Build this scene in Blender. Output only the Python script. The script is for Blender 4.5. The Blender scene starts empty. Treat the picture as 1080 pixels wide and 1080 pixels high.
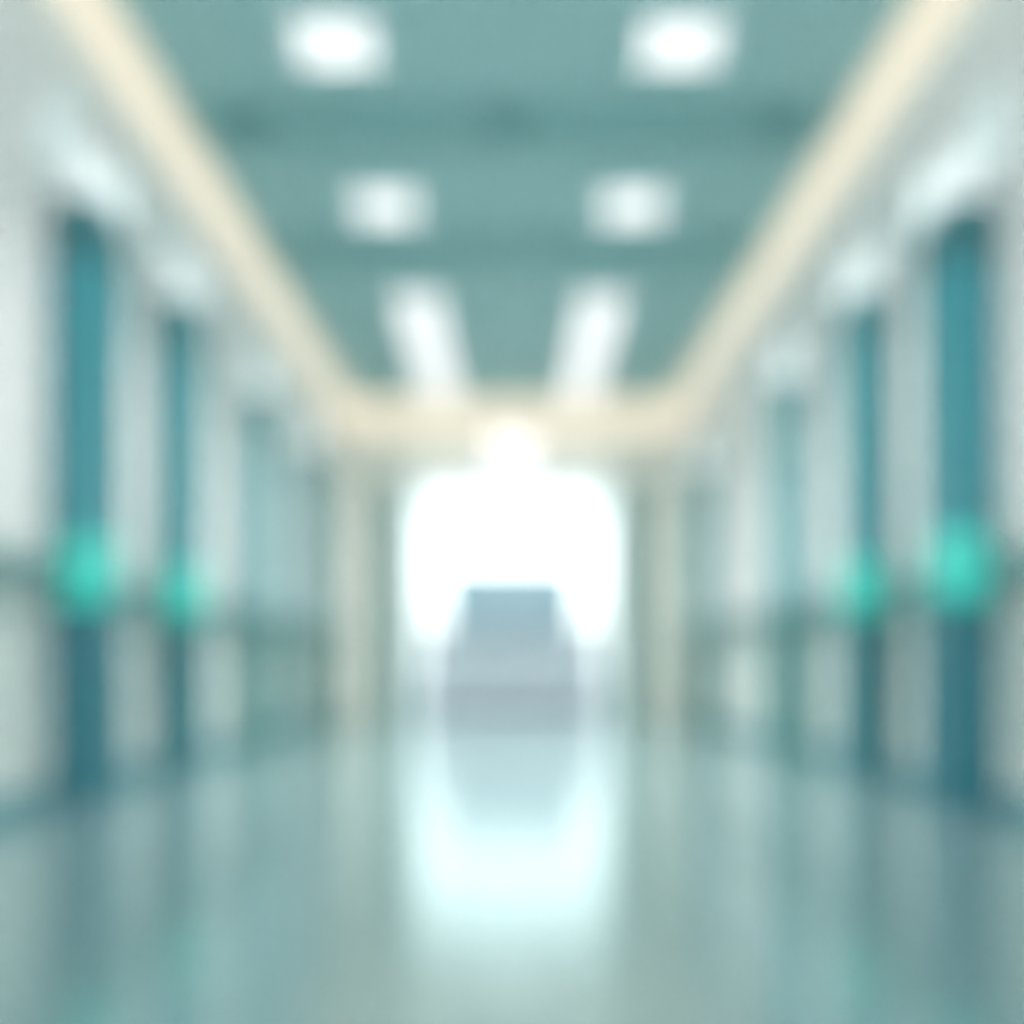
import bpy, bmesh, math
from mathutils import Vector

scene = bpy.context.scene
col = scene.collection

# ------------------------------------------------------------------ helpers
def lin(c):
    c = c / 255.0
    return c / 12.92 if c <= 0.04045 else ((c + 0.055) / 1.055) ** 2.4

def mat(name, rgb, rough=0.5, vary=0.06, scale=6.0, ior=1.45, emit=0.0, emit_rgb=None, metal=0.0, coat=0.0):
    """procedural principled material: base colour lightly mottled by noise"""
    m = bpy.data.materials.new(name)
    m.use_nodes = True
    nt = m.node_tree
    b = nt.nodes['Principled BSDF']
    c = [lin(v) for v in rgb]
    tc = nt.nodes.new('ShaderNodeTexCoord')
    n = nt.nodes.new('ShaderNodeTexNoise')
    n.inputs['Scale'].default_value = scale
    n.inputs['Detail'].default_value = 3
    r = nt.nodes.new('ShaderNodeMix')
    r.data_type = 'RGBA'
    r.inputs[6].default_value = (*[v * (1 - vary) for v in c], 1)
    r.inputs[7].default_value = (*[min(1, v * (1 + vary)) for v in c], 1)
    nt.links.new(tc.outputs['Object'], n.inputs['Vector'])
    nt.links.new(n.outputs['Fac'], r.inputs[0])
    nt.links.new(r.outputs[2], b.inputs['Base Color'])
    b.inputs['Roughness'].default_value = rough
    b.inputs['IOR'].default_value = ior
    b.inputs['Metallic'].default_value = metal
    b.inputs['Coat Weight'].default_value = coat
    if emit:
        e = [lin(v) for v in (emit_rgb or rgb)]
        b.inputs['Emission Color'].default_value = (*e, 1)
        b.inputs['Emission Strength'].default_value = emit
    return m

def bm_box(bm, x0, x1, y0, y1, z0, z1):
    vs = [bm.verts.new((x, y, z)) for z in (z0, z1) for y in (y0, y1) for x in (x0, x1)]
    for f in ((0, 2, 3, 1), (4, 5, 7, 6), (0, 1, 5, 4), (2, 6, 7, 3), (0, 4, 6, 2), (1, 3, 7, 5)):
        bm.faces.new([vs[i] for i in f])

def box_mesh(*boxes, bevel=0.0, seg=3):
    bm = bmesh.new()
    for b in boxes:
        bm_box(bm, min(b[0], b[1]), max(b[0], b[1]), *b[2:])
    bmesh.ops.recalc_face_normals(bm, faces=bm.faces)
    if bevel:
        bmesh.ops.bevel(bm, geom=list(bm.edges), offset=bevel, segments=seg, profile=0.5, affect='EDGES')
    return bm

def prism_mesh(profile, y0, y1, axis='y'):
    """extrude a 2-D profile along y (profile = x,z) or along x (profile = y,z)"""
    bm = bmesh.new()
    def P(p, t):
        return (p[0], t, p[1]) if axis == 'y' else (t, p[0], p[1])
    a = [bm.verts.new(P(p, y0)) for p in profile]
    b = [bm.verts.new(P(p, y1)) for p in profile]
    n = len(profile)
    bm.faces.new(a); bm.faces.new(list(reversed(b)))
    for i in range(n):
        bm.faces.new((a[i], b[i], b[(i + 1) % n], a[(i + 1) % n]))
    bmesh.ops.recalc_face_normals(bm, faces=bm.faces)
    return bm

def lathe_mesh(pts, steps=32):
    bm = bmesh.new()
    rings = []
    for r, z in pts:
        rings.append([bm.verts.new((r * math.cos(2 * math.pi * k / steps), r * math.sin(2 * math.pi * k / steps), z)) for k in range(steps)])
    for a, b in zip(rings, rings[1:]):
        for k in range(steps):
            bm.faces.new((a[k], a[(k + 1) % steps], b[(k + 1) % steps], b[k]))
    bm.faces.new(rings[0]); bm.faces.new(rings[-1])
    bmesh.ops.recalc_face_normals(bm, faces=bm.faces)
    return bm

def obj(name, bm, m, parent=None, smooth=False):
    me = bpy.data.meshes.new(name)
    bm.to_mesh(me); bm.free()
    me.materials.append(m)
    if smooth:
        for p in me.polygons:
            p.use_smooth = True
    o = bpy.data.objects.new(name, me)
    col.objects.link(o)
    if parent:
        o.parent = parent
    return o

def struct(name, bm, m, label=None):
    o = obj(name, bm, m)
    o['kind'] = 'structure'
    if label:
        o['label'] = label
    return o

def thing(name, label, cat, loc=(0, 0, 0), group=None):
    o = bpy.data.objects.new(name, None)
    col.objects.link(o)
    o.location = loc
    o.empty_display_size = 0.1
    o['label'] = label; o['category'] = cat; o['kind'] = 'thing'
    if group:
        o['group'] = group
    return o

def dup(root, loc, label):
    r = root.copy(); col.objects.link(r); r.location = loc; r['label'] = label
    for ch in list(root.children):
        c = ch.copy(); col.objects.link(c); c.parent = r
        for g in ch.children:
            d = g.copy(); col.objects.link(d); d.parent = c
    return r

def area(name, loc, sx, sy, watts, rgb=(255, 255, 255), spread=90, rot=(0, 0, 0), parent=None):
    l = bpy.data.lights.new(name, 'AREA')
    l.shape = 'RECTANGLE'; l.size = sx; l.size_y = sy
    l.energy = watts; l.color = [lin(v) for v in rgb]
    l.spread = math.radians(spread)
    o = bpy.data.objects.new(name, l)
    o.location = loc; o.rotation_euler = rot
    col.objects.link(o)
    if parent:
        o.parent = parent
    return o

# ------------------------------------------------------------------ layout (metres; camera looks along +y)
H = 0.63            # lens height
WX = 2.15           # corridor half width
CEIL = 3.87
FAR = 10.4
BACK = -3.0
LOB = 14.2          # back of the lobby beyond the doorway

# ------------------------------------------------------------------ materials
M = {}
M['wall'] = mat('pale_wall_paint', (236, 232, 230), 0.45)
M['dado'] = mat('grey_teal_wall_panel', (200, 206, 202), 0.4)
M['ceil'] = mat('teal_ceiling_paint', (146, 181, 181), 0.6)
M['beam'] = mat('teal_beam_paint', (116, 160, 160), 0.6)
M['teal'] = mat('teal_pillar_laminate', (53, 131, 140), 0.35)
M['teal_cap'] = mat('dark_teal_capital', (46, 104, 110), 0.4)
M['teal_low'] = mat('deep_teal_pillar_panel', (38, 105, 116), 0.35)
M['mid_teal'] = mat('hazed_teal_pillar_laminate', (72, 140, 147), 0.35)  # second pillars' shaft, panel, capital: teal lightened to paint in haze
M['mid_low'] = mat('hazed_teal_pillar_panel', (56, 116, 123), 0.35)
M['mid_cap'] = mat('hazed_teal_pillar_capital', (74, 132, 138), 0.4)
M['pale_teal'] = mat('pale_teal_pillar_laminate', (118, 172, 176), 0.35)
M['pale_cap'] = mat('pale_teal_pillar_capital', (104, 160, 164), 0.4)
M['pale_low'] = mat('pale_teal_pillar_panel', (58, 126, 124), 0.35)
M['rail'] = mat('grey_teal_handrail_vinyl', (104, 142, 143), 0.4)
M['rail_cap'] = mat('handrail_end_plastic', (84, 126, 128), 0.4)
M['metal'] = mat('brushed_bracket_metal', (150, 165, 168), 0.35, metal=0.8)
M['turq'] = mat('turquoise_plastic', (52, 198, 183), 0.3, coat=0.3)
M['turq_d'] = mat('turquoise_lever_plastic', (50, 196, 182), 0.3)
M['base'] = mat('baseboard_vinyl', (96, 142, 148), 0.4)
M['cream'] = mat('cream_light_strip', (150, 142, 125), 0.5, emit=0.8, emit_rgb=(247, 236, 213))
M['beige'] = mat('beige_portal_paint', (226, 224, 214), 0.5)
M['green'] = mat('grey_green_end_panel', (98, 146, 142), 0.45)
M['white'] = mat('white_paint', (244, 248, 248), 0.5)
M['lamp'] = mat('white_lamp_diffuser', (120, 122, 122), 0.5, emit=1.2, emit_rgb=(250, 253, 253))
M['llamp'] = mat('linear_lamp_diffuser', (120, 122, 122), 0.5, emit=1.08, emit_rgb=(250, 253, 253))
M['dlamp'] = mat('white_door_lamp_diffuser', (120, 122, 122), 0.5, emit=1.3, emit_rgb=(255, 252, 248))
M['wlamp'] = mat('frosted_wall_lamp_glass', (236, 244, 244), 0.5, emit=0.5, emit_rgb=(250, 250, 250))
M['frame'] = mat('white_lamp_frame', (206, 222, 222), 0.4)
M['desk'] = mat('grey_desk_laminate', (194, 202, 210), 0.5)
M['deskt'] = mat('pale_desk_top', (150, 158, 164), 0.35)
M['board'] = mat('blue_grey_board', (92, 116, 125), 0.6)
M['boardf'] = mat('pale_board_frame', (96, 116, 124), 0.4)
M['det'] = mat('dark_teal_detector', (70, 120, 122), 0.5)

# polished floor: mottled blue-grey vinyl under a clear wax
mf = mat('polished_vinyl_floor', (158, 186, 188), 0.18, vary=0.03, scale=1.5, ior=2.1, metal=0.6)
M['floor'] = mf
mf2 = mat('lobby_floor_vinyl', (92, 100, 106), 0.45, vary=0.03, scale=1.5, ior=1.45)
M['floor2'] = mf2

# ------------------------------------------------------------------ setting
struct('floor', box_mesh((-2.3, 2.3, BACK, FAR + 0.15, -0.1, 0)), M['floor'])
struct('floor_lobby', box_mesh((-3.2, 3.2, FAR + 0.15, LOB + 0.15, -0.1, 0)), M['floor2'])
struct('ceiling', box_mesh((-2.3, 2.3, BACK, FAR + 0.15, CEIL, CEIL + 0.1)), M['ceil'])
for s, nm in ((-1, 'left'), (1, 'right')):
    struct('wall_' + nm, box_mesh((s * WX, s * (WX + 0.15), BACK, FAR, 0, CEIL)), M['wall'])
    # lower wall panelling, 12 mm proud, capped by a small moulding line
    struct('trim_%d' % (1 if s < 0 else 2),
           box_mesh((s * (WX - 0.012), s * WX, BACK + 0.02, FAR, 0.1, 1.0)), M['dado'],
           'grey-teal panelling on the lower %s wall' % nm)
    struct('baseboard_' + nm, prism_mesh([(s * WX, 0), (s * (WX - 0.035), 0), (s * (WX - 0.035), 0.09), (s * (WX - 0.02), 0.11), (s * WX, 0.11)], BACK + 0.02, FAR), M['base'])
DW, DT = 1.19, 2.84     # doorway half width, height
struct('wall_far', box_mesh((-2.3, -DW, FAR, FAR + 0.15, 0, CEIL), (DW, 2.3, FAR, FAR + 0.15, 0, CEIL), (-DW, DW, FAR, FAR + 0.15, DT, CEIL)), M['green'])
struct('trim_3', box_mesh((-1.62, 1.62, FAR - 0.03, FAR, DT + 0.08, 3.5)), M['beige'], 'pale panel above the doorway at the corridor end')
for s, k in ((-1, 4), (1, 5)):
    struct('trim_%d' % k, box_mesh((s * 1.62, s * 2.135, FAR - 0.16, FAR, 0, 3.46), bevel=0.01, seg=2), M['beige'],
           'beige corner pier under the %s end of the cream strip' % ('left' if s < 0 else 'right'))
struct('door_1', box_mesh((-DW - 0.08, -DW + 0.02, FAR - 0.05, FAR + 0.2, 0, DT + 0.08), (DW - 0.02, DW + 0.08, FAR - 0.05, FAR + 0.2, 0, DT + 0.08),
                          (-DW + 0.02, DW - 0.02, FAR - 0.05, FAR + 0.2, DT - 0.02, DT + 0.08)), M['white'], 'white frame of the open doorway at the corridor end')
# unseen end behind the lens: broad window added to let in fill light
struct('wall_back', box_mesh((-2.3, -1.9, BACK - 0.15, BACK, 0, CEIL), (1.9, 2.3, BACK - 0.15, BACK, 0, CEIL),
                             (-1.9, 1.9, BACK - 0.15, BACK, 3.75, CEIL), (-1.9, 1.9, BACK - 0.15, BACK, 0, 0.3)), M['wall'])
fr = [(-1.9, -1.84, BACK - 0.12, BACK - 0.04, 0.3, 3.75), (1.84, 1.9, BACK - 0.12, BACK - 0.04, 0.3, 3.75),
      (-0.03, 0.03, BACK - 0.12, BACK - 0.04, 0.36, 3.69), (-1.84, 1.84, BACK - 0.12, BACK - 0.04, 0.3, 0.36), (-1.84, 1.84, BACK - 0.12, BACK - 0.04, 3.69, 3.75)]
struct('added_window', box_mesh(*fr), M['white'])

# lobby beyond the doorway
struct('wall_lobby_left', box_mesh((-3.2, -3.05, FAR + 0.15, LOB, 0, 3.8)), M['white'])
struct('wall_lobby_right', box_mesh((3.05, 3.2, FAR + 0.15, LOB, 0, 3.8)), M['white'])
struct('wall_lobby_back', box_mesh((-3.2, 3.2, LOB, LOB + 0.15, 0, 3.8)), M['white'])
struct('trim_8', box_mesh((-3.05, 3.05, LOB - 0.02, LOB, 0, 0.45)), M['desk'], 'grey band along the foot of the white wall beyond the doorway')
struct('wall_lobby_front', box_mesh((-3.2, -2.3, FAR, FAR + 0.15, 0, 3.8), (2.3, 3.2, FAR, FAR + 0.15, 0, 3.8)), M['white'])
struct('ceiling_lobby', box_mesh((-3.2, 3.2, FAR + 0.15, LOB + 0.15, 3.8, 3.9)), M['white'])

# ceiling beams
for k, (y0, y1) in enumerate(((4.86, 5.22), (6.42, 6.76))):
    struct('trim_%d' % (6 + k), box_mesh((-1.91, 1.91, y0, y1, CEIL - 0.05, CEIL), bevel=0.012, seg=2), M['beam'],
           'low teal beam across the ceiling, %s of the two' % ('nearer' if k == 0 else 'farther'))

# ------------------------------------------------------------------ cream light strips in the ceiling edge
def strip(name, prof, a, b, axis, label, prof2):
    t = thing(name, label, 'light strip', (0, 0, 0), 'cream light strips around the ceiling edge')
    obj('diffuser', prism_mesh(prof, a, b, axis), M['cream'], t)
    obj('rear_channel', prism_mesh(prof2, a, b, axis), M['frame'], t)
    return t
for s, nm in ((-1, 'left'), (1, 'right')):
    prof = [(s * 1.92, CEIL - 0.012), (s * 1.95, CEIL - 0.05), (s * 2.06, CEIL - 0.20), (s * 2.10, CEIL - 0.21), (s * 2.10, CEIL - 0.012)]
    prof2 = [(s * 1.92, CEIL), (s * 1.92, CEIL - 0.012), (s * 2.10, CEIL - 0.012), (s * 2.10, CEIL - 0.21), (s * WX, CEIL - 0.21), (s * WX, CEIL)]
    strip('light_strip', prof, BACK + 0.05, FAR - 0.19, 'y', 'cream glowing light strip running along the top of the %s wall' % nm, prof2)
z1 = CEIL - 0.01
strip('light_strip', [(FAR - 0.02, z1), (FAR - 0.17, z1), (FAR - 0.17, z1 - 0.30), (FAR - 0.11, z1 - 0.38), (FAR - 0.02, z1 - 0.38)], -2.12, 2.12, 'x',
      'cream glowing light strip across the corridor end above the doorway', [(FAR, z1), (FAR - 0.02, z1), (FAR - 0.02, z1 - 0.38), (FAR, z1 - 0.38)])

# ------------------------------------------------------------------ ceiling lamps
def ceiling_lamp(x, y, sx, sy, label, group, watts, name='ceiling_light'):
    t = thing(name, label, 'ceiling light', (x, y, CEIL), group)
    b = 0.02
    hx, hy = sx / 2, sy / 2
    obj('frame', box_mesh((-hx - b, -hx, -hy - b, hy + b, -0.03, 0), (hx, hx + b, -hy - b, hy + b, -0.03, 0),
                          (-hx, hx, -hy - b, -hy, -0.03, 0), (-hx, hx, hy, hy + b, -0.03, 0)), M['frame'], t)
    obj('diffuser', box_mesh((-hx, hx, -hy, hy, -0.022, -0.002)), M['llamp' if name.startswith('linear') else 'lamp'], t)
    area('lamp_beam', (0, 0, -0.035), sx * 0.95, sy * 0.95, watts, (255, 251, 250), LAMP_SPREAD, parent=t)
    return t
LAMP_SPREAD = 100
P1, P2, PL = 33, 27, 25
for s, nm in ((-1, 'left'), (1, 'right')):
    ceiling_lamp(s * 0.89 - 0.02, 4.40, 0.40, 0.31, 'square white ceiling light nearest the viewer, on the %s side of the teal ceiling' % nm, 'square ceiling lights', P1)
    ceiling_lamp(s * 0.86 - 0.02, 5.95, 0.42, 0.37, 'square white ceiling light between the two beams, on the %s side' % nm, 'square ceiling lights', P2)
    ceiling_lamp(s * 0.81 - 0.02, 8.74, 0.38, 2.8, 'long white linear ceiling light leading to the doorway, on the %s side' % nm, 'long ceiling lights', PL, 'linear_ceiling_light')

# small detector on the nearer beam
for dx, lab in ((-0.03, 'in the middle of'), (-1.56, 'at the left end of'), (1.56, 'at the right end of')):
    t = thing('smoke_detector', 'small dark round detector %s the nearer ceiling beam' % lab, 'detector', (dx, 4.98, CEIL - 0.05), 'detectors along the nearer ceiling beam')
    obj('base_plate', lathe_mesh([(0.10, 0), (0.10, -0.015), (0.09, -0.02)]), M['det'], t, True)
    obj('sensor_head', lathe_mesh([(0.08, -0.02), (0.075, -0.05), (0.045, -0.065)]), M['det'], t, True)

# ------------------------------------------------------------------ pillars, wall lamps, dispensers
PIN = 1.92          # inner face of the pillars
PW = 0.24
def pillar(s, y, top, label, k=0):
    tone = 'teal' if k == 0 else 'mid' if k == 1 else 'pale'  # paler with distance; haze is put into the mid tone's colour
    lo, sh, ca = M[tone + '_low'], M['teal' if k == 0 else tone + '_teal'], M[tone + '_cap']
    t = thing('teal_pillar', label, 'pillar', (s * (PIN + WX - 0.012) / 2, y + PW / 2, 0), 'teal pillars along the corridor walls')
    hx = (WX - 0.012 - PIN) / 2; hy = PW / 2
    obj('plinth', box_mesh((-hx, hx, -hy - 0.01, hy + 0.01, 0, 0.12), bevel=0.006, seg=2), lo, t)
    obj('lower_panel', box_mesh((-hx, hx, -hy, hy, 0.12, 1.06), bevel=0.006, seg=2), lo, t)
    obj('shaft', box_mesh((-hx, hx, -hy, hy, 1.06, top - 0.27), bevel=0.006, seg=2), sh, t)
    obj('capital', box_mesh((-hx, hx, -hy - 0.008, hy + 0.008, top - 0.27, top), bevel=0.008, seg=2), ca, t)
    return t

def wall_lamp(s, y, z, ln, label):
    t = thing('wall_lamp', label, 'wall lamp', (s * WX, y, z), 'white wall lamps above the pillars')
    obj('back_plate', box_mesh((0, -s * 0.03, -ln / 2, ln / 2, -0.18, 0.18), bevel=0.008, seg=2), M['frame'], t)
    n = 10
    prof = [(-s * 0.03, -0.17)] + [(-s * (0.03 + 0.09 * math.sin(math.pi * k / n)), -0.17 + 0.34 * k / n) for k in range(1, n)] + [(-s * 0.03, 0.17)]
    obj('diffuser', prism_mesh(prof, -ln / 2 + 0.02, ln / 2 - 0.02), M['wlamp'], t)
    for e in (-1, 1):
        obj('end_cap', box_mesh((0, -s * 0.125, e * ln / 2 - 0.012, e * ln / 2 + 0.012, -0.185, 0.185), bevel=0.005, seg=2), M['frame'], t)
    return t

def dispenser(s, y, z, label):
    t = thing('dispenser', label, 'dispenser', (s * (PIN + 0.015), y - 0.004, z), 'turquoise dispensers on the pillars')
    obj('back_plate', box_mesh((-0.10, 0.10, -0.012, 0, -0.15, 0.16), bevel=0.005, seg=2), M['turq_d'], t)
    bm = box_mesh((-0.115, 0.115, -0.14, -0.012, -0.12, 0.165), bevel=0.05, seg=6)
    obj('body', bm, M['turq'], t, True)
    obj('push_lever', box_mesh((-0.08, 0.08, -0.158, -0.138, -0.16, -0.02), bevel=0.009, seg=3), M['turq_d'], t, True)
    obj('nozzle', lathe_mesh([(0.02, -0.11), (0.02, -0.14), (0.01, -0.16)], 16), M['turq_d'], t, True).location = (0, -0.06, 0)
    return t

side = {-1: 'left', 1: 'right'}
PIL = {-1: [(3.98, 2.82), (5.12, 2.85), (6.75, 2.80), (8.55, 2.80)],
       1: [(3.77, 2.70), (4.78, 2.73), (6.15, 2.70), (9.0, 2.70)]}
ORD = ('first from the viewer with a turquoise dispenser', 'second from the viewer with a turquoise dispenser',
       'third from the viewer without a dispenser', 'fourth and farthest near the beige corner pier')
ORDS = ('first', 'second', 'third', 'farthest')
for s in (-1, 1):
    for k, (y, top) in enumerate(PIL[s]):
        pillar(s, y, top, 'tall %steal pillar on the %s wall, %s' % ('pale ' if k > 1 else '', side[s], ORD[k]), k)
        wall_lamp(s, y + 0.26, top + 0.27, 0.62, 'white wall lamp above the %s teal pillar of the %s wall' % (ORDS[k], side[s]))
        if k < 2:
            dispenser(s, y, 1.06, 'rounded turquoise dispenser on the %s teal pillar of the %s wall' % (ORDS[k], side[s]))

# ------------------------------------------------------------------ handrails, one length per bay
def handrail(s, y0, y1, label):
    ym = (y0 + y1) / 2; L = y1 - y0
    t = thing('handrail', label, 'handrail', (s * WX, ym, 1.06), 'handrails along the corridor walls')
    x0, x1 = -s * 0.06, -s * 0.105
    prof = [(x0, -0.055), (x0, 0.055), ((x0 + x1) / 2, 0.065), (x1, 0.045), (x1 - s * 0.008, 0), (x1, -0.045), ((x0 + x1) / 2, -0.065)]
    obj('rail', prism_mesh(prof, -L / 2 + 0.03, L / 2 - 0.03), M['rail'], t)
    for e in (-1, 1):
        obj('end_cap', box_mesh((x0 + s * 0.003, x1 - s * 0.01, e * (L / 2 - 0.015) - 0.015, e * (L / 2 - 0.015) + 0.015, -0.067, 0.067), bevel=0.01, seg=3), M['rail_cap'], t)
    n = max(2, int(round(L / 1.2)) + 1)
    for k in range(n):
        yy = -L / 2 + 0.15 + (L - 0.3) * k / (n - 1)
        obj('bracket', box_mesh((-s * 0.012, x0, yy - 0.03, yy + 0.03, -0.03, 0.03), bevel=0.006, seg=2), M['metal'], t)
    return t
BAY = ('from the photo edge to the first pillar', 'between the first and second pillars', 'between the second and third pillars',
       'between the third and farthest pillars', 'between the farthest pillar and the beige corner pier')
for s in (-1, 1):
    ys = [BACK + 0.3]
    for k, (y, _) in enumerate(PIL[s]):
        ys += [y - (0.19 if k < 2 else 0.02), y + PW + 0.02]
    ys.append(FAR - 0.2)
    for k in range(5):
        handrail(s, ys[2 * k], ys[2 * k + 1], 'grey-teal handrail on the %s wall %s' % (side[s], BAY[k]))

# ------------------------------------------------------------------ corridor end
t = thing('door_lamp', 'bright white square lamp on the wall above the open doorway', 'wall lamp', (0.0, FAR - 0.03, 3.17))
obj('back_plate', box_mesh((-0.30, 0.30, -0.03, 0, -0.24, 0.30), bevel=0.006, seg=2), M['frame'], t)
obj('diffuser', box_mesh((-0.28, 0.28, -0.17, -0.03, -0.22, 0.28), bevel=0.03, seg=4), M['dlamp'], t, False)

# reception desk in the lobby
t = thing('reception_desk', 'grey reception desk standing in the bright room beyond the doorway', 'desk', (0, 12.1, 0))
obj('front_panel', box_mesh((-1.2, 1.2, -0.03, 0.03, 0.08, 1.13), bevel=0.006, seg=2), M['desk'], t)
obj('kick_plate', box_mesh((-1.14, 1.14, 0.0, 0.03, 0, 0.08)), M['det'], t)
for e in (-1, 1):
    obj('side_panel', box_mesh((e * 1.14, e * 1.2, 0.03, 0.7, 0, 1.13), bevel=0.006, seg=2), M['desk'], t)
obj('work_surface', box_mesh((-1.14, 1.14, 0.03, 0.7, 0.72, 0.76), bevel=0.004, seg=2), M['deskt'], t)
obj('counter_top', box_mesh((-1.28, 1.28, -0.12, 0.24, 1.13, 1.18), bevel=0.008, seg=2), M['deskt'], t)

for s, nm in ((-1, 'left'), (1, 'right')):
    t = thing('notice_board', 'blue-grey board on the white wall above the reception desk, %s of the pair' % nm, 'notice board', (s * 0.53 - 0.02, LOB, 1.76), 'notice boards behind the reception desk')
    w, h = 0.49, 0.52
    obj('frame', box_mesh((-w - 0.03, -w, -0.05, 0, -h - 0.03, h + 0.03), (w, w + 0.03, -0.05, 0, -h - 0.03, h + 0.03),
                          (-w, w, -0.05, 0, -h - 0.03, -h), (-w, w, -0.05, 0, h, h + 0.03)), M['boardf'], t)
    obj('board_face', box_mesh((-w, w, -0.035, 0, -h, h)), M['board'], t)

t = thing('ceiling_panel_light', 'broad white ceiling panel light in the bright room beyond the doorway', 'ceiling light', (0, 12.1, 3.8))
obj('frame', box_mesh((-1.84, 1.84, -0.44, 0.44, -0.02, 0), bevel=0.004, seg=2), M['frame'], t)
obj('diffuser', box_mesh((-1.8, 1.8, -0.4, 0.4, -0.03, -0.02)), M['lamp'], t)
area('panel_beam', (0, 0, -0.04), 3.5, 0.75, 340, (255, 253, 250), 180, parent=t)

# ------------------------------------------------------------------ daylight
w = bpy.data.worlds.new('daylight'); scene.world = w
w.use_nodes = True
bg = w.node_tree.nodes['Background']
bg.inputs['Color'].default_value = (1.0, 0.95, 0.965, 1)
bg.inputs['Strength'].default_value = 8.0

# ------------------------------------------------------------------ camera: an unfocused lens
cd = bpy.data.cameras.new('camera')
cd.sensor_width = 36; cd.sensor_fit = 'HORIZONTAL'
cd.lens = 30.0                       # 900 px focal length over 1080
cd.shift_y = 165.0 / 1080.0
cd.clip_start = 0.02; cd.clip_end = 200
cd.dof.use_dof = True
cd.dof.focus_distance = 0.30         # focused a hand's width ahead, so the whole corridor is blurred
cd.dof.aperture_fstop = 30.0 / 27.0
cd.dof.aperture_blades = 4
cam = bpy.data.objects.new('camera', cd)
cam.location = (0, 0, H)
cam.rotation_euler = (math.radians(90), 0, 0)
col.objects.link(cam)
scene.camera = cam

vs = scene.view_settings
vs.view_transform = 'Standard'; vs.look = 'None'; vs.exposure = 0.0; vs.gamma = 1.0
vs.use_curve_mapping = False
scene.cycles.use_denoising = True
scene.cycles.denoising_input_passes = 'RGB'
scene.cycles.max_bounces = 10
scene.cycles.diffuse_bounces = 6
scene.cycles.sample_clamp_indirect = 6.0
